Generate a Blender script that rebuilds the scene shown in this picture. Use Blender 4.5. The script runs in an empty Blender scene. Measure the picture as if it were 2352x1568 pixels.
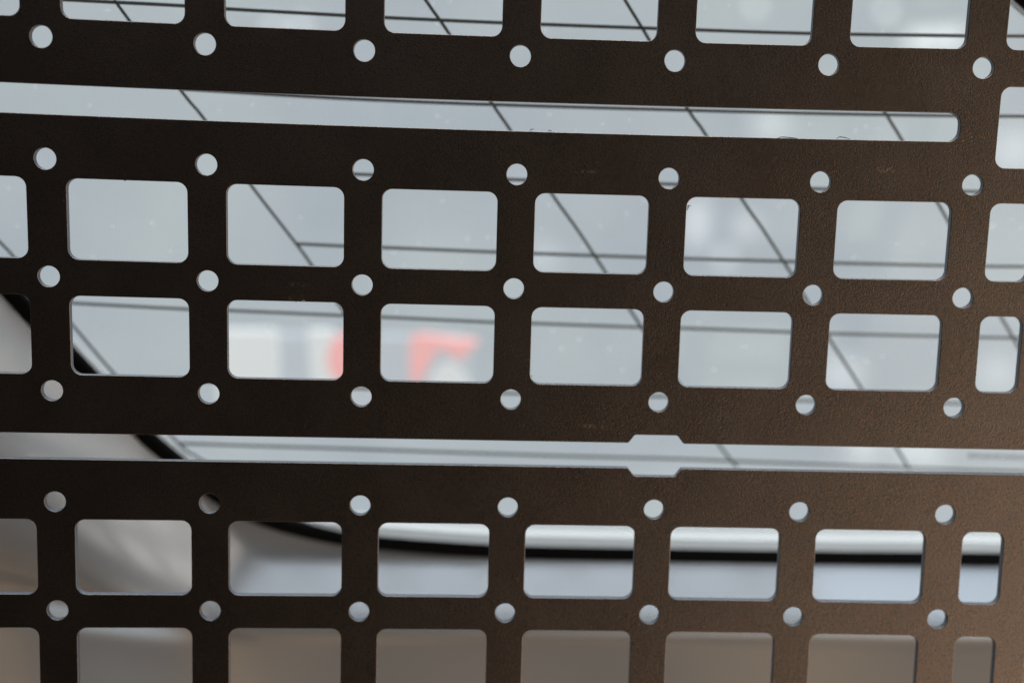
import bpy, bmesh, math, random
import numpy as np
from mathutils import Matrix, Vector
from mathutils.geometry import delaunay_2d_cdt

random.seed(7)
MM = 0.001
SC = bpy.context.scene
COL = SC.collection

# ------------------------------------------------------------------ frames
# Panel frame in millimetres: x right, y up along the panel, z out of the panel
# towards the photographer.  The panel leans back a little.
LEAN = math.radians(20)
_s, _c = math.sin(LEAN), math.cos(LEAN)
PANEL = Matrix(((1, 0, 0, 0), (0, _s, -_c, 0), (0, _c, _s, 1.2), (0, 0, 0, 1)))
RC = Matrix(((0.99870686, 0.02768124, 0.04264223),
             (-0.02134539, 0.98957057, -0.14245866),
             (-0.04614092, 0.14136423, 0.98888178)))      # panel -> camera
TC = Vector((0.3672144, 7.9459636, -285.0840693))
FPX = 2592.82                                             # focal length, picture 2352 wide
CAM_P = -(RC.transposed() @ TC)

# ------------------------------------------------------------------ camera
cam_data = bpy.data.cameras.new('camera')
cam = bpy.data.objects.new('camera', cam_data)
COL.objects.link(cam)
m = RC.transposed().to_4x4()
m.translation = CAM_P * MM
cam.matrix_world = PANEL @ m
cam_data.sensor_width = 36
cam_data.sensor_fit = 'HORIZONTAL'
cam_data.lens = FPX / 2352 * 36
cam_data.clip_start = 0.01
cam_data.clip_end = 100
cam_data.dof.use_dof = True
cam_data.dof.focus_distance = 0.279
cam_data.dof.aperture_fstop = 4.9
SC.camera = cam

# ------------------------------------------------------------------ view
SC.view_settings.view_transform = 'Standard'
SC.view_settings.look = 'None'
SC.view_settings.exposure = 0
SC.view_settings.gamma = 1
SC.cycles.transparent_max_bounces = 16

# ------------------------------------------------------------------ node help
def nn(nt, typ, **kw):
    n = nt.nodes.new(typ)
    for k, v in kw.items():
        if k in ('operation', 'blend_type', 'interpolation_type', 'data_type', 'noise_dimensions', 'distance', 'feature', 'clamp'):
            setattr(n, k, v)
        else:
            n.inputs[k.replace('_', ' ')].default_value = v
    return n

def val(nt, x, sock):
    if hasattr(x, 'links') or hasattr(x, 'is_linked'):
        nt.links.new(x, sock)
    else:
        sock.default_value = x

def mth(nt, op, a, b=0.0, c=None):
    n = nt.nodes.new('ShaderNodeMath'); n.operation = op
    val(nt, a, n.inputs[0]); val(nt, b, n.inputs[1])
    if c is not None: val(nt, c, n.inputs[2])
    return n.outputs[0]

def sstep(nt, x, lo, hi, o0=0.0, o1=1.0):
    n = nt.nodes.new('ShaderNodeMapRange'); n.interpolation_type = 'SMOOTHSTEP'
    nt.links.new(x, n.inputs['Value'])
    n.inputs['From Min'].default_value = lo; n.inputs['From Max'].default_value = hi
    n.inputs['To Min'].default_value = o0; n.inputs['To Max'].default_value = o1
    return n.outputs['Result']

def mixc(nt, f, a, b, blend='MIX'):
    n = nt.nodes.new('ShaderNodeMix'); n.data_type = 'RGBA'; n.blend_type = blend
    val(nt, f, n.inputs['Factor'])
    for x, s in ((a, n.inputs['A']), (b, n.inputs['B'])):
        if isinstance(x, tuple): s.default_value = (*x, 1) if len(x) == 3 else x
        else: nt.links.new(x, s)
    return n.outputs['Result']

def noise(nt, vec, scale, detail=2.0, rough=0.5):
    n = nt.nodes.new('ShaderNodeTexNoise')
    n.inputs['Scale'].default_value = scale
    n.inputs['Detail'].default_value = detail
    n.inputs['Roughness'].default_value = rough
    nt.links.new(vec, n.inputs['Vector'])
    return n.outputs['Fac']

# ------------------------------------------------------------------ world: overcast
# sky overhead and behind the vehicle, mottled ground below; the dark front and
# tan glow on the right are added to shape the panel sheen
W = bpy.data.worlds.new('World'); SC.world = W; W.use_nodes = True
nt = W.node_tree; nt.nodes.clear()
tc = nt.nodes.new('ShaderNodeTexCoord')
sx = nt.nodes.new('ShaderNodeSeparateXYZ'); nt.links.new(tc.outputs['Generated'], sx.inputs[0])
X, Y, Z = sx.outputs
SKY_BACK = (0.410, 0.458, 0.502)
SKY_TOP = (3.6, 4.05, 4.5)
DARK = (0.006, 0.006, 0.006)
TAN_GLOW = (1.75, 1.50, 1.28)
t_tan = sstep(nt, mth(nt, 'SUBTRACT', X, mth(nt, 'MULTIPLY', Z, 0.55)), 0.15, 0.80)
front = mixc(nt, t_tan, DARK, TAN_GLOW)
low = sstep(nt, Z, -0.75, -0.35, 1.0, 0.0)
mp = nt.nodes.new('ShaderNodeMapping'); mp.inputs['Scale'].default_value = (4.0, 9.0, 4.0)
nt.links.new(tc.outputs['Generated'], mp.inputs['Vector'])
gn = noise(nt, mp.outputs[0], 1.3, 3.0)
groundc = mixc(nt, sstep(nt, gn, 0.44, 0.62), (0.02, 0.018, 0.018), (0.46, 0.285, 0.15))
front = mixc(nt, low, front, groundc)
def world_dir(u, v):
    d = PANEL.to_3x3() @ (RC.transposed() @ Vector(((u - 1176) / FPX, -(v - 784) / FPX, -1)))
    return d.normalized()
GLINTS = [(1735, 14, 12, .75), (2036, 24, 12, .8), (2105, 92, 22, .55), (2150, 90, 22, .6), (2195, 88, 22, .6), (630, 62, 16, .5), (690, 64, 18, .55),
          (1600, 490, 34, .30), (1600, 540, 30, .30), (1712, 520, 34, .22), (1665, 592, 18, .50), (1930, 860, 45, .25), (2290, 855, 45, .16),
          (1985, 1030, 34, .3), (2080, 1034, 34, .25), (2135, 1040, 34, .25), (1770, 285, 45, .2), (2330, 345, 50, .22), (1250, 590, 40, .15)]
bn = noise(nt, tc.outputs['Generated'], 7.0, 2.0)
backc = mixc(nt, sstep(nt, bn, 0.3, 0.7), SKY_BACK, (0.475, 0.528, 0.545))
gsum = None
for gu, gv, gr, gs in GLINTS:                       # soft bright spots painted into the sky as out-of-focus highlights
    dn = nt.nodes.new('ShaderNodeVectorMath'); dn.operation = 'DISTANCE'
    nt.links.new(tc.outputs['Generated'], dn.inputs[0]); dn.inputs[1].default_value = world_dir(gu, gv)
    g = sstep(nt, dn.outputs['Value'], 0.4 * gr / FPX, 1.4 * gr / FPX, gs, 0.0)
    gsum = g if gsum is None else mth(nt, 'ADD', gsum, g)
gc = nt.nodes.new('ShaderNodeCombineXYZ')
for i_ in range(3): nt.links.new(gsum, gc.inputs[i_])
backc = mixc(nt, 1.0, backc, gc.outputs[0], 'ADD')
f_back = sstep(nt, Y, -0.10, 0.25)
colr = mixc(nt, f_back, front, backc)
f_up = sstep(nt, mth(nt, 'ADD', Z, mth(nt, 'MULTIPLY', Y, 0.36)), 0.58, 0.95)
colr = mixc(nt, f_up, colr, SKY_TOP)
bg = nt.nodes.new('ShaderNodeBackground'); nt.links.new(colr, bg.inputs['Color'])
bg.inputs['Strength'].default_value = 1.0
wo = nt.nodes.new('ShaderNodeOutputWorld'); nt.links.new(bg.outputs[0], wo.inputs['Surface'])
try: W.cycles.sampling_method = 'AUTOMATIC'
except Exception: pass

# one weak, very soft sun behind thin cloud
sd = bpy.data.lights.new('sun', 'SUN'); sd.energy = 2.5; sd.angle = math.radians(35)
sd.color = (1.0, 0.97, 0.93)
so = bpy.data.objects.new('sun', sd); COL.objects.link(so)
sun_dir = Vector((0.15, 0.45, 0.9)).normalized()          # towards the sun
so.rotation_euler = sun_dir.to_track_quat('Z', 'Y').to_euler()

# ------------------------------------------------------------------ materials
def new_mat(name):
    mt = bpy.data.materials.new(name); mt.use_nodes = True
    t = mt.node_tree; t.nodes.clear()
    out = t.nodes.new('ShaderNodeOutputMaterial')
    return mt, t, out

def principled(t, out, **kw):
    p = t.nodes.new('ShaderNodeBsdfPrincipled')
    for k, v in kw.items():
        val(t, v, p.inputs[k.replace('_', ' ')]) if not isinstance(v, tuple) else setattr(p.inputs[k.replace('_', ' ')], 'default_value', (*v, 1))
    if out: t.links.new(p.outputs[0], out.inputs['Surface'])
    return p

SCUFFS = [(-53.6, 1.9, 1.5, 1.2, .9), (-55.8, 1.8, .8, 1, 1), (-53.8, 5.2, 3.0, 1.2, .25), (17.5, 35.0, 5.0, 1.3, .10), (92.5, 37.6, 3.2, 1.2, .35),
          (20.0, -29.5, 4.0, 1.4, .2), (113.0, 46.2, 3.0, 1.5, .10), (-122.0, -19.8, 1.2, 1, .6), (-95.0, 31.2, 1.2, 1, .4)]
def mat_coat():
    """brown powder coat: fine orange-peel grain, small colour flecks"""
    mt, t, out = new_mat('brown_powder_coat')
    tc = t.nodes.new('ShaderNodeTexCoord'); v = tc.outputs['Object']
    n1 = noise(t, v, 2900, 2.0, 0.6)
    n2 = noise(t, v, 1100, 2.0)
    n3 = noise(t, v, 45, 3.0, 0.6)
    n4 = noise(t, v, 2400, 1.0)
    c = mixc(t, sstep(t, n3, 0.30, 0.75), (0.268, 0.206, 0.162), (0.292, 0.225, 0.178))
    c = mixc(t, sstep(t, n2, 0.50, 0.68, 0, 0.5), c, (0.40, 0.22, 0.135))
    c = mixc(t, sstep(t, n4, 0.52, 0.66, 0, 0.75), c, (0.15, 0.145, 0.13))
    # chalky scuffs and dust left by handling
    for (sx_, sy_, r_, ax, ay) in SCUFFS:
        m_ = t.nodes.new('ShaderNodeMapping'); m_.vector_type = 'POINT'
        m_.inputs['Location'].default_value = (-sx_ * MM / (r_ * ax * MM), -sy_ * MM / (r_ * ay * MM), 0)
        m_.inputs['Scale'].default_value = (1 / (r_ * ax * MM), 1 / (r_ * ay * MM), 0)
        t.links.new(v, m_.inputs['Vector'])
        ln = t.nodes.new('ShaderNodeVectorMath'); ln.operation = 'LENGTH'; t.links.new(m_.outputs[0], ln.inputs[0])
        f_ = mth(t, 'MULTIPLY', sstep(t, ln.outputs['Value'], 0.2, 1.0, 1.0, 0.0), sstep(t, n2, 0.45, 0.65))
        c = mixc(t, f_, c, (0.60, 0.42, 0.28))
    p = principled(t, out, Roughness=0.43, Metallic=1.0)
    p.inputs['Specular IOR Level'].default_value = 0.25
    t.links.new(c, p.inputs['Base Color'])
    h = mth(t, 'ADD', mth(t, 'MULTIPLY', n1, 1.0), mth(t, 'MULTIPLY', n2, 0.25))
    b = t.nodes.new('ShaderNodeBump'); b.inputs['Strength'].default_value = 1.0
    b.inputs['Distance'].default_value = 0.00006
    t.links.new(h, b.inputs['Height']); t.links.new(b.outputs[0], p.inputs['Normal'])
    t.links.new(sstep(t, n3, 0.25, 0.8, 0.27, 0.29), p.inputs['Roughness'])
    return mt

def mat_simple(name, col, rough=0.5, metal=0.0, spec=0.5, coat=0.0, coat_r=0.1, vary=0.06, scale=60, emit=None):
    mt, t, out = new_mat(name)
    tc = t.nodes.new('ShaderNodeTexCoord')
    n = noise(t, tc.outputs['Object'], scale, 3.0)
    c = mixc(t, n, tuple(v * (1 - vary) for v in col), tuple(min(1, v * (1 + vary)) for v in col))
    p = principled(t, out, Roughness=rough, Metallic=metal)
    p.inputs['Specular IOR Level'].default_value = spec
    p.inputs['Coat Weight'].default_value = coat
    p.inputs['Coat Roughness'].default_value = coat_r
    t.links.new(c, p.inputs['Base Color'])
    if emit:
        p.inputs['Emission Color'].default_value = (*emit[0], 1)
        p.inputs['Emission Strength'].default_value = emit[1]
    return mt

def mat_glass():
    """clear pane with a thin uneven film of dust"""
    mt, t, out = new_mat('dusty_window_glass')
    tc = t.nodes.new('ShaderNodeTexCoord'); v = tc.outputs['Object']
    tr = t.nodes.new('ShaderNodeBsdfTransparent'); tr.inputs[0].default_value = (0.985, 0.995, 0.995, 1)
    df = principled(t, None, Roughness=0.6, Base_Color=(0.80, 0.82, 0.83))
    df.inputs['Specular IOR Level'].default_value = 0.2
    tl = t.nodes.new('ShaderNodeBsdfTranslucent'); tl.inputs[0].default_value = (0.85, 0.87, 0.88, 1)
    film = t.nodes.new('ShaderNodeMixShader'); film.inputs[0].default_value = 0.5
    t.links.new(df.outputs[0], film.inputs[1]); t.links.new(tl.outputs[0], film.inputs[2])
    n = noise(t, v, 28, 4.0, 0.6)
    n2 = noise(t, v, 240, 2.0, 0.6)
    f = mth(t, 'ADD', sstep(t, n, 0.35, 0.75, 0.02, 0.07), sstep(t, n2, 0.62, 0.76, 0, 0.05))
    mx = t.nodes.new('ShaderNodeMixShader')
    t.links.new(f, mx.inputs[0]); t.links.new(tr.outputs[0], mx.inputs[1]); t.links.new(film.outputs[0], mx.inputs[2])
    gl = t.nodes.new('ShaderNodeBsdfGlossy'); gl.inputs['Roughness'].default_value = 0.03
    m2 = t.nodes.new('ShaderNodeMixShader'); m2.inputs[0].default_value = 0.03
    t.links.new(mx.outputs[0], m2.inputs[1]); t.links.new(gl.outputs[0], m2.inputs[2])
    t.links.new(m2.outputs[0], out.inputs['Surface'])
    return mt

def mat_spot(name, strength, col=(0.95, 0.96, 0.96)):
    """chalky water mark, densest in the middle of the mark"""
    mt, t, out = new_mat(name)
    uv = t.nodes.new('ShaderNodeUVMap'); uv.uv_map = 'UVMap'
    s = t.nodes.new('ShaderNodeSeparateXYZ'); t.links.new(uv.outputs[0], s.inputs[0])
    f = sstep(t, s.outputs[0], 0.0, 1.0, strength, 0.0)
    tr = t.nodes.new('ShaderNodeBsdfTransparent')
    df = t.nodes.new('ShaderNodeBsdfDiffuse'); df.inputs[0].default_value = (*col, 1)
    tl = t.nodes.new('ShaderNodeBsdfTranslucent'); tl.inputs[0].default_value = (*col, 1)
    ad = t.nodes.new('ShaderNodeMixShader'); ad.inputs[0].default_value = 0.4
    t.links.new(df.outputs[0], ad.inputs[1]); t.links.new(tl.outputs[0], ad.inputs[2])
    mx = t.nodes.new('ShaderNodeMixShader')
    t.links.new(f, mx.inputs[0]); t.links.new(tr.outputs[0], mx.inputs[1]); t.links.new(ad.outputs[0], mx.inputs[2])
    t.links.new(mx.outputs[0], out.inputs['Surface'])
    return mt

def mat_frame():
    mt, t, out = new_mat('milky_white_edge')
    p = principled(t, None, Roughness=0.2, Base_Color=(0.86, 0.88, 0.88))
    tl = t.nodes.new('ShaderNodeBsdfTranslucent'); tl.inputs[0].default_value = (0.88, 0.91, 0.91, 1)
    mx = t.nodes.new('ShaderNodeMixShader'); mx.inputs[0].default_value = 0.5
    t.links.new(p.outputs[0], mx.inputs[1]); t.links.new(tl.outputs[0], mx.inputs[2]); t.links.new(mx.outputs[0], out.inputs['Surface'])
    return mt

M_COAT = mat_coat()
M_CUT = mat_simple('grey_cut_edge', (0.055, 0.062, 0.075), 0.42, spec=0.5, vary=.25, scale=1500)
M_CHIP = mat_simple('bare_orange_metal', (0.55, 0.33, 0.16), 0.4, 0.6)
M_BURR = mat_simple('dark_paint_flake', (0.02, 0.018, 0.016), 0.5)
M_DUSTY = mat_simple('dust_smudge', (0.20, 0.14, 0.09), 0.8, scale=900, vary=.5)
M_WIRE = mat_simple('printed_dark_wire', (0.14, 0.155, 0.155), 0.5)
M_RUBBER = mat_simple('black_rubber', (0.004, 0.004, 0.004), 0.7, spec=0.08)
M_BODY = mat_simple('silver_white_paint', (0.47, 0.505, 0.54), 0.24, metal=0.38, spec=0.5, coat=0.6, coat_r=0.16, vary=0.03, scale=14)
M_FRAME = mat_frame()
M_GLASS = mat_glass()
M_SPOT = mat_spot('dried_water_mark', 0.42)
M_RED = mat_simple('lit_red_lens', (0.2, 0.02, 0.02), 0.3, emit=((0.82, 0.45, 0.43), 0.96))
M_LAMPWHITE = mat_simple('lit_white_lens', (0.15, 0.15, 0.15), 0.3, emit=((0.69, 0.71, 0.70), 0.90))
M_GLOW_BACKING = mat_simple('grey_glow_backing', (0.10, 0.11, 0.12), 0.8, spec=0.1, vary=0.03, emit=((0.44, 0.475, 0.505), 1.0))

# ------------------------------------------------------------------ object help
def tag(o, label=None, cat=None, group=None, kind=None):
    if label: o['label'] = label
    if cat: o['category'] = cat
    if group: o['group'] = group
    if kind: o['kind'] = kind
    return o

def link_mesh(name, verts, faces, mat, parent=None, smooth=True, frame=True, uvs=None):
    """verts in panel millimetres"""
    me = bpy.data.meshes.new(name)
    me.from_pydata([tuple(Vector(v) * MM) for v in verts], [], faces)
    me.materials.append(mat)
    if smooth:
        me.polygons.foreach_set('use_smooth', [True] * len(me.polygons))
    if uvs is not None:
        l = me.uv_layers.new(name='UVMap')
        for lp in me.loops: l.data[lp.index].uv = uvs[lp.vertex_index]
    me.update()
    o = bpy.data.objects.new(name, me); COL.objects.link(o)
    if parent: o.parent = parent
    else: o.matrix_world = PANEL
    return o

def empty(name):
    o = bpy.data.objects.new(name, None); COL.objects.link(o)
    o.empty_display_size = 0.02; o.matrix_world = PANEL
    return o

# ------------------------------------------------------------------ panel shape
EX = [(0, 0), (0, 1), (0, 2), (0, 3), (1, 0), (1, 1), (1, 2), (2, 0), (2, 1), (3, 0)]
CX = [-0.0319, -0.0436, 0.0968, 0.0812, -0.3168, -0.0304, 0.144, 0.0182, 0.0248, 0.2956]
CY = [-0.2654, -0.2063, 0.427, 0.478, 0.0235, -0.0238, -0.0074, 0.3782, 0.1326, -0.0212]
def bend(x, y, d, normal=False):
    """pressed, slightly dished sheet: plan (x, y) and depth below its face -> point"""
    xc = max(-150, min(150, x)); yc = max(-115, min(115, y))
    a, b = xc / 100, yc / 100
    dx = sum(c * a**i * b**j for c, (i, j) in zip(CX, EX))
    dy = sum(c * a**i * b**j for c, (i, j) in zip(CY, EX))
    X_, Y_ = x + dx, y + dy
    xs, ys = max(-170, min(170, X_)), max(-130, min(130, Y_))
    gx = 0.326e-3 * xs; gy = 0.209e-3 * ys
    z = 0.5 * (gx * xs + gy * ys) + gx * (X_ - xs) + gy * (Y_ - ys)
    n = Vector((-gx, -gy, 1)).normalized()
    if normal: return n
    return Vector((X_, Y_, z)) - n * d

def rrect(x0, y0, x1, y1, r, n=7):
    pts = []
    for cx, cy, a0 in ((x1 - r, y1 - r, 0), (x0 + r, y1 - r, 90), (x0 + r, y0 + r, 180), (x1 - r, y0 + r, 270)):
        for k in range(n + 1):
            a = math.radians(a0 + 90 * k / n); pts.append((cx + r * math.cos(a), cy + r * math.sin(a)))
    return densify(pts, 5)

def densify(pts, step):
    out = []
    for i, p in enumerate(pts):
        q = pts[(i + 1) % len(pts)]
        L = math.dist(p, q); k = max(1, int(math.ceil(L / step)))
        for j in range(k): out.append((p[0] + (q[0] - p[0]) * j / k, p[1] + (q[1] - p[1]) * j / k))
    return out

def circle(cx, cy, r, n=40):
    return [(cx + r * math.cos(2 * math.pi * k / n), cy + r * math.sin(2 * math.pi * k / n)) for k in range(n)]

def fillet(poly, r, n=5):
    """round every corner of a closed polygon; r may be a list"""
    out = []; N = len(poly)
    for i in range(N):
        rr = r[i] if isinstance(r, (list, tuple)) else r
        p = Vector(poly[i]); a = Vector(poly[i - 1]) - p; b = Vector(poly[(i + 1) % N]) - p
        if rr <= 0: out.append(tuple(p)); continue
        ang = a.angle(b); t = rr / math.tan(ang / 2)
        t = min(t, a.length * .49, b.length * .49); rr = t * math.tan(ang / 2)
        A = p + a.normalized() * t; B = p + b.normalized() * t
        bis = (a.normalized() + b.normalized()).normalized()
        c = p + bis * (rr / math.sin(ang / 2))
        a0 = math.atan2(A.y - c.y, A.x - c.x); a1 = math.atan2(B.y - c.y, B.x - c.x)
        d = (a1 - a0 + math.pi) % (2 * math.pi) - math.pi
        for k in range(n + 1):
            out.append((c.x + rr * math.cos(a0 + d * k / n), c.y + rr * math.sin(a0 + d * k / n)))
    return out

def area(poly):
    return 0.5 * sum(poly[i - 1][0] * poly[i][1] - poly[i][0] * poly[i - 1][1] for i in range(len(poly)))

def offset(poly, d):
    """move a CCW polygon outwards by d"""
    N = len(poly); out = []
    for i in range(N):
        a, p, b = Vector(poly[i - 1]), Vector(poly[i]), Vector(poly[(i + 1) % N])
        t1 = (p - a).normalized(); t2 = (b - p).normalized()
        n1 = Vector((t1.y, -t1.x)); n2 = Vector((t2.y, -t2.x))
        n_ = n1 + n2
        n_ = n_ / max(0.3, n_.dot(n1)) if n_.length > 1e-6 else n1
        out.append((p.x + n_.x * d, p.y + n_.y * d))
    return out

def inside(poly, x, y):
    c = False; N = len(poly); j = N - 1
    for i in range(N):
        xi, yi = poly[i]; xj, yj = poly[j]
        if (yi > y) != (yj > y) and x < (xj - xi) * (y - yi) / (yj - yi) + xi: c = not c
        j = i
    return c

def cut_sheet(outer, holes, step, jitter=0.0):
    """triangulated sheet with holes -> verts 2d, tris"""
    pts = []; edges = []
    loops = [outer] + holes
    for lp in loops:
        o = len(pts); pts += [Vector(p) for p in lp]
        edges += [(o + i, o + (i + 1) % len(lp)) for i in range(len(lp))]
    x0 = min(p[0] for p in outer); x1 = max(p[0] for p in outer)
    y0 = min(p[1] for p in outer); y1 = max(p[1] for p in outer)
    boxes = [(min(p[0] for p in h) - .6, max(p[0] for p in h) + .6, min(p[1] for p in h) - .6, max(p[1] for p in h) + .6) for h in holes]
    y = y0 + step * .5
    while y < y1:
        x = x0 + step * .5
        while x < x1:
            if inside(outer, x, y) and not any(b[0] < x < b[1] and b[2] < y < b[3] and (inside(h, x, y) or True) and
                                                (inside(offset(h, .6), x, y)) for h, b in zip(holes, boxes)):
                pts.append(Vector((x, y)))
            x += step
        y += step
    v, e, f, *_ = delaunay_2d_cdt(pts, edges, [], 0, 1e-5)
    tris = []
    for t in f:
        cx = sum(v[i].x for i in t) / len(t); cy = sum(v[i].y for i in t) / len(t)
        if not inside(outer, cx, cy): continue
        if any(b[0] < cx < b[1] and b[2] < cy < b[3] and inside(h, cx, cy) for h, b in zip(holes, boxes)): continue
        a = area([v[i] for i in t])
        tris.append(tuple(t) if a > 0 else tuple(reversed(t)))
    return [(p.x, p.y) for p in v], tris

TH = 2.0     # sheet thickness
def plate(name, outer, holes, mat, parent=None):
    outer = outer if area(outer) > 0 else outer[::-1]
    holes = [h if area(h) > 0 else h[::-1] for h in holes]
    ring_prof = [(0.16, 0.0), (0.10, 0.02), (0.045, 0.06), (0.01, 0.12), (0.0, 0.2), (0.0, TH - 0.25), (0.12, TH - 0.06), (0.25, TH)]
    ring_ang = [0, 15, 45, 72, 90, 90, 135, 180]
    verts = []; faces = []; nors = []; matid = []
    h0 = [offset(h, ring_prof[0][0]) for h in holes]; o0 = offset(outer, -ring_prof[0][0])
    p2, tr = cut_sheet(o0, h0, 6.0)
    for dep, flip in ((0.0, False), (TH, True)):
        b = len(verts)
        verts += [bend(x, y, dep) for x, y in p2]
        nors += [bend(x, y, dep, True) * (-1 if flip else 1) for x, y in p2]
        faces += [tuple(b + i for i in (t[::-1] if flip else t)) for t in tr]
        matid += [0] * len(tr)
    for lp, sign in [(outer, -1)] + [(h, 1) for h in holes]:
        N = len(lp); base = len(verts)
        one = offset(lp, 1.0)
        dirs = [Vector((lp[i][0] - one[i][0], lp[i][1] - one[i][1], 0)).normalized() * sign for i in range(N)]
        for (off, dep), an in zip(ring_prof, ring_ang):
            pl = offset(lp, sign * off)
            verts += [bend(x, y, dep) for x, y in pl]
            A = math.radians(an)
            nors += [(bend(x, y, dep, True) * math.cos(A) + dd * math.sin(A)).normalized() for (x, y), dd in zip(pl, dirs)]
        for k in range(len(ring_prof) - 1):
            for i in range(N):
                a = base + k * N + i; b_ = base + k * N + (i + 1) % N
                q = (a, b_, b_ + N, a + N)
                faces.append(q[::-1] if sign == -1 else q); matid.append(0 if k < 2 else 1)
    o = link_mesh(name, verts, faces, mat, parent)
    o.data.materials.append(M_CUT)
    o.data.polygons.foreach_set('material_index', matid)
    o.data.normals_split_custom_set_from_vertices([tuple(n) for n in nors])
    return o

PX, PY = 38.1, 28.45
COLS = [(-33.33 + PX * (k - 3), -4.68 + PX * (k - 3)) for k in range(-1, 7)]   # from k=-1 (far left) to the last full one
COLS.append((119.35, 130.0))
R_H = 2.5
XL, XR = -194.0, 138.0
def row_rects(y0, y1): return [rrect(a, y0, b, y1, R_H) for a, b in COLS]
def row_dots(y): return [circle((c - 3) * PX, y, 2.58) for c in range(-1, 7)]
def notch(sign, y):  # trapezoid cut into a plate's edge; list of points from left to right
    return [(30.75, y), (32.35, y + sign * 2.15), (43.35, y + sign * 2.15), (45.0, y)]

up_holes = []
for y0, y1 in ((67.0, 86.6), (10.05, 29.65), (-18.62, 1.08), (95.4, 115.0), (123.9, 143.4)): up_holes += row_rects(y0, y1)
up_holes.append(rrect(119.35, 38.4, 130.0, 58.2, R_H))
for k in (62.58, 34.13, 5.69, -22.76, 91.0, 119.4): up_holes += row_dots(k)
up_holes.append(densify(fillet([(-176, 44.65), (109.9, 44.65), (109.9, 51.65), (-176, 51.65)], 2.7), 5))
def outline_upper():
    n = notch(1, -33.6)
    pts = [(XL, -33.6)] + n + [(XR, -33.6), (XR, 152), (XL, 152)]
    return densify(fillet(pts, [3, .8, .9, .9, .8, 1.2, 3, 3]), 5)
up_plate = plate('mounting_panel', outline_upper(), up_holes, M_COAT)
tag(up_plate, 'dark brown perforated metal panel filling the upper two thirds, with the closed long slot', 'mounting panel',
    'brown perforated panels over the window')

lo_holes = []
for y0, y1 in ((-75.4, -55.8), (-103.85, -84.3)): lo_holes += row_rects(y0, y1)
for k in (-51.2, -79.65, -108.1): lo_holes += row_dots(k)
def outline_lower():
    n = [(30.75, -40.2), (32.5, -42.35), (43.25, -42.35), (44.8, -40.2)]
    pts = [(XL, -40.2)] + n + [(XR, -40.2), (XR, -136), (XL, -136)]
    return densify(fillet(pts, [3, .8, .9, .9, .8, 1.2, 3, 3]), 5)
lo_plate = plate('mounting_panel', outline_lower(), lo_holes, M_COAT)
tag(lo_plate, 'dark brown perforated metal panel along the bottom, below the notched gap', 'mounting panel',
    'brown perforated panels over the window')

# ------------------------------------------------------------------ pixels -> surfaces
def ray(u, v):
    d = Vector(((u - 1176) / FPX, -(v - 784) / FPX, -1))
    return RC.transposed() @ d
G0, G1 = 30.0, 0.30
def w_glass(y): return G0 + (70 - y) * G1        # distance of the pane behind the panel
def on_glass(u, v, lift=0.0, extra=0.0):
    d = ray(u, v)
    # plane z = -(G0+(70-y)G1) + lift - extra
    k = G0 + 70 * G1 - lift + extra
    # CAM.z + s d.z = -k + G1*(CAM.y + s d.y)
    s = (-k + G1 * CAM_P.y - CAM_P.z) / (d.z - G1 * d.y)
    return CAM_P + d * s
GN = Vector((0, -G1, 1)).normalized()

def ribbon(pts, width, thick):
    """thin printed trace along 3d points lying on the pane"""
    verts = []; faces = []
    for i, p in enumerate(pts):
        t = (pts[min(i + 1, len(pts) - 1)] - pts[max(i - 1, 0)]).normalized()
        s = t.cross(GN).normalized()
        for a, h in ((-.5, 0), (-.35, 1), (.35, 1), (.5, 0)):
            verts.append(p + s * a * width + GN * h * thick)
    for i in range(len(pts) - 1):
        for k in range(3):
            a = i * 4 + k; faces.append((a, a + 1, a + 5, a + 4))
    return verts, faces

def smooth_px(pts, n=6):
    """Catmull-Rom through pixel points"""
    out = []
    P_ = [pts[0]] + list(pts) + [pts[-1]]
    for i in range(1, len(P_) - 2):
        p0, p1, p2, p3 = (np.array(q, float) for q in P_[i - 1:i + 3])
        for k in range(n):
            t = k / n
            out.append(tuple(0.5 * ((2 * p1) + (-p0 + p2) * t + (2 * p0 - 5 * p1 + 4 * p2 - p3) * t * t + (-p0 + 3 * p1 - 3 * p2 + p3) * t**3)))
    out.append(tuple(map(float, pts[-1])))
    return out

# ------------------------------------------------------------------ the vehicle
car = empty('parked_vehicle')
tag(car, 'silver white vehicle side with black-edged window, right behind the brown panels', 'vehicle')

# inner edge of the black seal, measured in the picture, continued outside it
bl = [(-1180, -330), (-760, -60), (-420, 195), (-200, 405), (0, 622), (100, 732), (166, 801), (217, 855), (290, 934), (353, 999), (411, 1048),
      (458, 1088), (523, 1136), (597, 1172), (682, 1199), (783, 1221), (872, 1232), (990, 1242), (1120, 1250), (1208, 1254), (1452, 1259),
      (1872, 1266), (2114, 1268), (2352, 1270), (2900, 1272), (3350, 1270)]
rest = [(3480, 1240), (3480, 1150), (3100, 760), (2700, 350), (2420, 66), (2346, 0), (2250, -90), (2150, -140), (2000, -165), (1000, -230), (-200, -320), (-1000, -400), (-1180, -400)]
px = smooth_px(bl, 4)[:-1] + smooth_px([bl[-1]] + rest + [bl[0]], 4)[:-1]
gl3 = [on_glass(u, v) for u, v in px]
win = [(p.x, p.y) for p in gl3]
if area(win) < 0: win = win[::-1]

def on_plane(x, y, lift=0.0): return Vector((x, y, -w_glass(y))) + GN * lift

# pane
p2, tr = cut_sheet(win, [], 12)
verts = [on_plane(x, y, 0) for x, y in p2] ; nv = len(verts)
verts += [on_plane(x, y, -3.2) for x, y in p2]
faces = list(tr)
back = [tuple(nv + i for i in t[::-1]) for t in tr]
glass = link_mesh('window_glass', verts, faces + back, M_GLASS, car, smooth=False)

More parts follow.
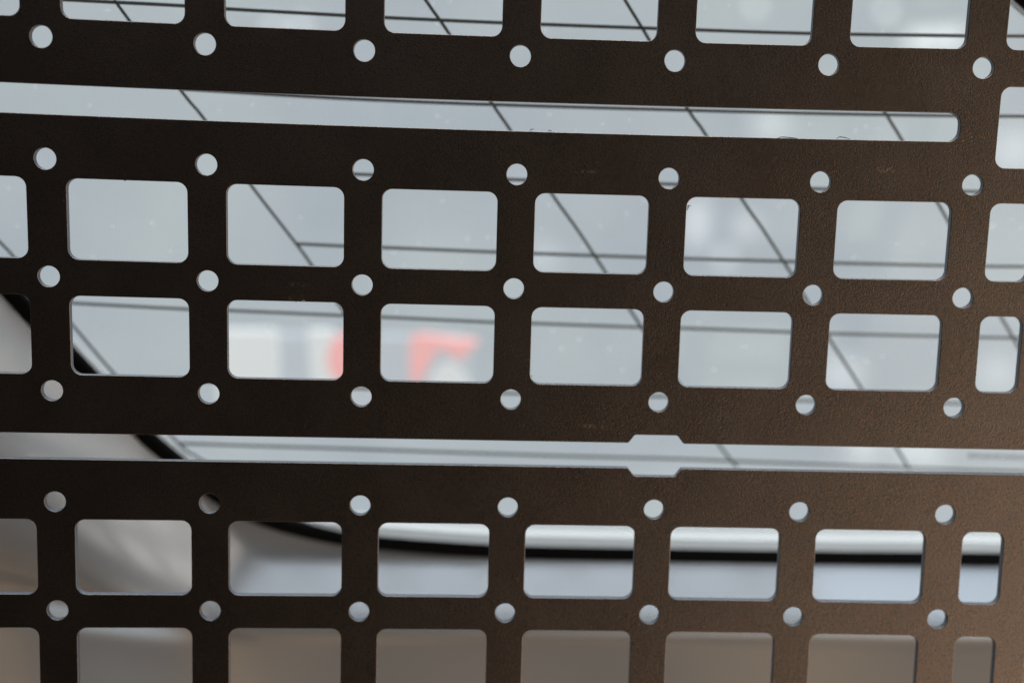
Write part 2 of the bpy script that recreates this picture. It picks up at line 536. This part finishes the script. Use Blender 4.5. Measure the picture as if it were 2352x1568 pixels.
# printed wires on the pane
H_LINES = [
 [(-60, -12), (149, 0), (421, 14), (518, 21), (789, 36), (884, 41), (1152, 53), (1507, 66), (1859, 77.5), (2215, 83), (2314, 83.5), (2480, 84)],
 [(420, 205), (777, 226), (1100, 239.5), (1575, 253.5), (1900, 261.5), (2191, 266.5), (2300, 267.5), (2560, 268)],
 [(560, 388), (834, 401), (1188, 413), (1537, 423), (1885, 434), (2232, 440), (2700, 444)],
 [(682, 560), (788, 565), (879, 568.5), (1138, 579), (1228, 582.5), (1484, 591), (1577, 594), (1832, 601), (1917, 604), (2168, 610), (2263, 611.5), (2900, 618)],
 [(100, 693), (166, 696), (431, 710), (526, 713), (786, 724.5), (875, 728), (1133, 740), (1221, 742.5), (1474, 751.6), (1563, 753.5), (1815, 762.5), (1910, 766), (2156, 772), (2337, 776), (3000, 784)],
 [(240, 864), (600, 882), (830, 892), (1174, 903), (1513, 910), (1852, 920), (2192, 926), (3200, 940)],
 [(407, 1018), (600, 1024), (798, 1030), (1000, 1037), (1300, 1047), (1575, 1054), (1800, 1063), (2097, 1073), (2352, 1082), (3300, 1096)],
]
D_LINES = [
 [(262, 0), (416, 209), (468.6, 273), (577, 426), (682, 562), (716, 609), (796, 725)],
 [(850, -190), (977, 0), (1033, 80), (1128, 234), (1172, 299), (1269, 447.5), (1328, 530), (1391, 626), (1474.5, 753), (1580, 912), (1652, 1021.6), (1693, 1072)],
 [(1322, -190), (1435, 0), (1491.6, 93), (1579, 249.6), (1621.5, 310.7), (1704.5, 458), (1754, 529.6), (1816.6, 627.7), (1906.5, 780.5), (1976, 889), (2059.5, 1028), (2090, 1078)],
 [(1780, -190), (1880, 0), (1932, 84), (2034, 260), (2071, 321), (2147.6, 455), (2176.5, 506), (2230, 604), (2300.5, 729.5), (2326, 774), (2480, 1050)],
 [(-420, 150), (-200, 352), (0, 556), (30.5, 588.6), (170, 750), (261, 856.7), (407, 1015), (451.6, 1048.6), (480, 1064)],
]
for L, wd in [(l, 0.95) for l in H_LINES] + [(l, 0.88) for l in D_LINES]:
    pts = [on_glass(u, v, lift=0.05) for u, v in smooth_px(L, 4)]
    v_, f_ = ribbon(pts, wd, 0.05)
    link_mesh('window_wire', v_, f_, M_WIRE, car, smooth=False)

# small printed maker's marking, a row of tiny signs too blurred to read
v_, f_ = [], []
def blk(u0, v0, u1, v1):
    b = len(v_)
    for u, v in ((u0, v1), (u1, v1), (u1, v0), (u0, v0)): v_.append(on_glass(u, v, lift=0.12))
    f_.append((b, b + 1, b + 2, b + 3))
u = 2224
for k, (w_, g_) in enumerate([(11, 3), (5, 2), (6, 3), (3, 4), (6, 2), (3, 3), (6, 3), (8, 3), (6, 2), (7, 3), (3, 4), (4, 3), (6, 3), (3, 3), (8, 2), (8, 3), (6, 3), (5, 2)]):
    yv = 1046 + (u - 2224) * 0.035
    blk(u, yv - 4.2 + (k % 3 == 1) * 3, u + w_, yv - 1.4 + (k % 3 == 1) * 3); blk(u, yv - 4, u + 2, yv + 4.5)
    if k % 2 == 0: blk(u + 2, yv + 2, u + w_, yv + 4.5)
    u += (w_ + g_) * .86
link_mesh('glass_marking', v_, f_, M_WIRE, car, smooth=False)

# water marks: disc meshes lying on the outside of the pane
def discs(name, items, mat, side=-3.3, parent=None, kind=None, label=None):
    vs, fs, uvs = [], [], []
    for (u, v, ru, rv, rot) in items:
        c = on_glass(u, v, lift=side)
        ex = on_glass(u + 10, v, lift=side) - c; ey = on_glass(u, v - 10, lift=side) - c
        b = len(vs); vs.append(c); uvs.append((0, 0))
        n_ = 20
        for rg, R_ in ((0.5, .5), (1.0, 1.0)):
            for k in range(n_):
                a = 2 * math.pi * k / n_; x = math.cos(a) * ru * R_; y = math.sin(a) * rv * R_
                xr = x * math.cos(rot) - y * math.sin(rot); yr = x * math.sin(rot) + y * math.cos(rot)
                vs.append(c + ex * xr / 10 + ey * yr / 10); uvs.append((rg, 0))
        for k in range(n_):
            k2 = (k + 1) % n_
            fs.append((b, b + 1 + k, b + 1 + k2))
            fs.append((b + 1 + k, b + 1 + n_ + k, b + 1 + n_ + k2, b + 1 + k2))
    o = link_mesh(name, vs, fs, mat, parent, smooth=False, uvs=uvs)
    tag(o, label, None, None, kind)
    return o
spots = [(350, 512, 9, 12, .5), (247, 24, 14, 6, 0), (1034, 5, 9, 6, 0), (1165, 20, 10, 8, .2), (1003, 55, 9, 6, 0), (1515, 38, 8, 6, 0),
         (1135, 360, 0, 0, 0), (1004, 362 - 95, 9, 9, 0), (580, 240, 8, 8, 0), (1680, 322, 6, 5, 0), (1965, 300, 8, 8, 0), (2016, 297, 7, 6, 0),
         (982, 518, 0, 0, 0), (1140, 550, 9, 9, 0), (962, 557, 7, 6, 0), (1074, 547, 11, 10, 0), (2190, 530, 8, 8, 0), (2280, 520, 14, 10, .4),
         (1600, 520, 0, 0, 0), (530, 330, 0, 0, 0), (905, 580, 10, 8, 0), (930, 610, 8, 8, 0), (1120, 545, 8, 8, 0), (1060, 600, 7, 7, 0),
         (1260, 470, 9, 8, 0), (1380, 520, 9, 8, 0), (1340, 565, 10, 9, 0), (1440, 490, 8, 8, 0), (1290, 800, 12, 10, 0), (1400, 800, 11, 9, 0),
         (1330, 780, 10, 9, 0), (1270, 760, 9, 8, 0), (1430, 850, 11, 10, 0), (1640, 850, 14, 10, 0), (1710, 795, 13, 10, 0), (1990, 830, 12, 10, 0),
         (2040, 660, 0, 0, 0), (2080, 605, 10, 8, 0), (1960, 590, 9, 8, 0), (2300, 300, 9, 9, 0), (760, 300, 8, 8, 0), (690, 500, 9, 8, 0),
         (1345, 740, 8, 8, 0), (1605, 740, 10, 8, 0), (1590, 58, 8, 6, 0), (1620, 18, 8, 6, 0), (410, 740, 0, 0, 0), (215, 590, 8, 8, 0),
         (910, 715, 10, 9, 0), (2060, 560, 8, 8, 0), (260, 520, 7, 7, 0), (40, 520, 9, 8, 0), (1015, 460, 8, 8, 0), (2120, 560, 7, 6, 0),
         (700, 740, 9, 7, 0), (1960, 1040, 12, 8, 0), (1262, 262, 9, 8, 0), (1445, 276, 8, 7, 0), (1860, 285, 8, 7, 0)]
rnd = random.Random(3)
spots = [s for s in spots if s[2] > 0]
for _ in range(130):
    spots.append((rnd.uniform(-400, 3000), rnd.uniform(-150, 900), rnd.uniform(4, 10), rnd.uniform(4, 9), rnd.uniform(0, 3)))
discs('water_marks', spots, M_SPOT, parent=car, kind='stuff', label='small pale dried water marks on the glass')
# sweep of a profile along the closed window outline (profile: offset outwards, height above the pane)
def sweep(name, prof, mat, slim=1.0, parent=car):
    loops = []
    for off, h in prof:
        pl = []
        for (x0, y0), (x1, y1) in zip(win, offset(win, off)):
            k = 1.0
            if slim < 1:                      # narrow everywhere but along the bottom
                k = slim + (1 - slim) * max(0.0, min(1.0, (-78 - y0) / 7)) * max(0.0, min(1.0, (x0 + 80) / 30))
            pl.append(on_plane(x0 + (x1 - x0) * k, y0 + (y1 - y0) * k, h))
        loops.append(pl)
    N = len(win); vs = [p for l in loops for p in l]; fs = []
    for k in range(len(prof) - 1):
        for i in range(N):
            a = k * N + i; b = k * N + (i + 1) % N
            fs.append((a, a + N, b + N, b))
    return link_mesh(name, vs, fs, mat, parent)
seal = sweep('window_seal', [(-1.5, -2.0), (-1.5, 1.6), (-0.9, 2.2), (0.0, 2.5), (1.6, 2.5), (3.2, 2.3), (4.1, 1.6), (4.3, -2.0)], M_RUBBER)
sweep('window_frame', [(-9.6, 0.02), (-9.3, 0.6), (-8.2, 0.85), (-5.6, 0.9), (-4.9, 0.5), (-4.3, 0.35), (-3.7, 0.6), (-2.9, 1.3), (-1.9, 1.7), (-1.0, 1.5)], M_FRAME, slim=0.28)
# moulded foot of the seal at lower right
c = on_glass(2249, 1287, lift=0.6)
vs, fs = [], []
for zz, sc_ in ((-1.5, 1.0), (1.2, 1.0), (1.8, .7)):
    for a in range(16):
        A = 2 * math.pi * a / 16
        vs.append(c + Vector((math.cos(A) * 5.0 * sc_, math.sin(A) * 1.3 * sc_, zz)))
for k in range(2):
    for i in range(16):
        a = k * 16 + i; b = k * 16 + (i + 1) % 16; fs.append((a, b, b + 16, a + 16))
fs.append(tuple(range(32, 48)))
link_mesh('seal_foot', vs, fs, M_RUBBER, seal)

# painted body round the window
def softplus(t): return t if t > 20 else math.log1p(math.exp(t))
def crease(x):
    # the lower styling crease drops away below this line; it sweeps up at the left
    t = max(0.0, min(1.0, (-75 - x) / 100))
    return -112 + 13 * t * t * (3 - 2 * t)
_a, _b = on_glass(60, 690), on_glass(330, 975)
_t = Vector((_b.x - _a.x, _b.y - _a.y)).normalized()
LN = Vector((-_t.y, _t.x)); LN = LN if LN.x > 0 else -LN     # points into the window
LA = Vector((_a.x, _a.y)) - LN * 3.6
def body_z(x, y):
    w = w_glass(y)
    w -= 0.6                      # stands nearly level with the top of the seal
    # swelling out below the window
    e = -91.2
    ql = (LA.x - x) * LN.x + (LA.y - y) * LN.y          # how far out of the slanting left edge
    ql = 27.0 - 6 * softplus((27.0 - ql) / 6)
    qb = e - y
    q = 2 * math.log(math.exp(max(-60, min(120, ql / 2))) + math.exp(max(-60, min(120, qb / 2))))
    w -= 0.95 * 0.5 * softplus(q / 0.5)
    s = crease(x) - y
    r = 1.6 + 5 * max(0.0, min(1.0, (-80 - x) / 70))
    w += 1.45 * r * softplus(s / r)
    return -w
hole = offset(win, 3.9)
outer = densify([(-330, -190), (420, -190), (420, 190), (-330, 190)], 12)
p2, tr = cut_sheet(outer, [hole], 2.0)
verts = [Vector((x, y, body_z(x, y))) for x, y in p2]
link_mesh('body_panel', verts, tr, M_BODY, car)

# ------------------------------------------------------------------ lit lamps seen through the pane
def slab(name, pxs, extra, thick, mat, parent, round_=0.0):
    poly = [on_glass(u, v, extra=extra) for u, v in pxs]
    if area([(p.x, p.y) for p in poly]) < 0: poly = poly[::-1]
    N = len(poly); c = sum(poly, Vector()) / N
    vs = [p + GN * thick - (p - c) * .04 for p in poly] + list(poly) + [p - GN * thick for p in poly]
    fs = [tuple(range(N)), tuple(range(3 * N - 1, 2 * N - 1, -1))]
    for k in range(2):
        for i in range(N):
            a = k * N + i; b = k * N + (i + 1) % N; fs.append((a, a + N, b + N, b))
    return link_mesh(name, vs, fs, mat, parent, smooth=False)
EXTRA = 250
lamp = empty('tail_lamp')
tag(lamp, 'blurred lit red and white tail lamp seen through the window glass, left of centre', 'tail lamp')
def arc(cx, cy, rx, ry, n=24): return [(cx + rx * math.cos(2 * math.pi * k / n), cy + ry * math.sin(2 * math.pi * k / n)) for k in range(n)]
slab('round_red_lens', arc(800, 824, 48, 60), EXTRA - 3, 1.2, M_RED, lamp)
slab('curved_red_lens', smooth_px([(940, 790), (948, 772), (975, 767), (1040, 776), (1094, 780), (1096, 790), (1070, 815), (1052, 824), (1030, 806), (1008, 800), (985, 835), (965, 872), (958, 905), (948, 905), (942, 850), (940, 790)], 3)[:-1], EXTRA, 1.2, M_RED, lamp)
slab('white_lens', fillet([(500, 757), (640, 757), (640, 930), (500, 930)], 12), EXTRA, 1.5, M_LAMPWHITE, lamp)
slab('white_lens', fillet([(705, 757), (768, 757), (768, 930), (718, 930)], 10), EXTRA, 1.5, M_LAMPWHITE, lamp)
slab('white_lens', smooth_px([(1000, 850), (1030, 832), (1060, 850), (1078, 900), (1000, 910), (985, 880), (1000, 850)], 3)[:-1], EXTRA, 1.0, M_LAMPWHITE, lamp)
slab('glow_backing', fillet([(520, 764), (1085, 772), (1085, 940), (520, 940)], 30), EXTRA + 4, 2.0, M_GLOW_BACKING, lamp)  # added glowing sheet that lightens the grey gap between the lenses

# ------------------------------------------------------------------ burrs and chips on the cut edges
def px_panel(u, v):
    d = ray(u, v); s = (0.4 - CAM_P.z) / d.z
    p = CAM_P + d * s
    return p
def tube(name, pxs, r, mat, parent, dz=0.0):
    pts = [px_panel(u, v) + Vector((0, 0, dz + 0.5 * (0.326e-3 * px_panel(u, v).x**2 + 0.209e-3 * px_panel(u, v).y**2) - .4)) for u, v in pxs]
    vs, fs = [], []; n_ = 8
    for i, p in enumerate(pts):
        t = (pts[min(i + 1, len(pts) - 1)] - pts[max(i - 1, 0)]).normalized()
        a = t.cross(Vector((0, 0, 1))).normalized(); b = t.cross(a)
        rr = r * (0.35 if i in (0, len(pts) - 1) else 1.0)
        for k in range(n_):
            A = 2 * math.pi * k / n_; vs.append(p + a * math.cos(A) * rr + b * math.sin(A) * rr)
    for i in range(len(pts) - 1):
        for k in range(n_):
            a = i * n_ + k; b = i * n_ + (k + 1) % n_; fs.append((a, b, b + n_, a + n_))
    return link_mesh(name, vs, fs, mat, parent)
for pts, mt in (
    ([(1216, 300), (1221, 297), (1227, 297)], M_BURR), ([(1258, 301), (1262, 299), (1268, 302)], M_BURR),
    ([(1785, 317), (1795, 315), (1815, 316.5), (1830, 318)], M_BURR), ([(1918, 319), (1926, 315), (1936, 316), (1950, 320)], M_BURR),
    ([(1577, 480), (1580, 473), (1582, 470)], M_CHIP), ([(1578, 484), (1581, 477), (1584, 472)], M_BURR),
    ([(1578, 473), (1581, 472), (1587, 473)], M_BURR), ([(676, 691), (680, 692.5), (683, 692)], M_BURR), ([(692, 691), (697, 690.5), (702, 690.5)], M_CHIP),
    ([(286, 413), (290, 415), (294, 413.5)], M_BURR), ([(153, 455), (151.5, 461), (153, 468)], M_BURR), ([(1655, 453), (1658, 455), (1662, 454)], M_CHIP),
    ([(881, 115 - 40), (880, 80 - 40)], M_BURR), ([(2203, 323), (2205, 325), (2207, 324)], M_CHIP), ([(1220, 862), (1222, 864), (1220, 866)], M_BURR)):
    tube('edge_burr', pts, 0.11, mt, up_plate, dz=-0.05)
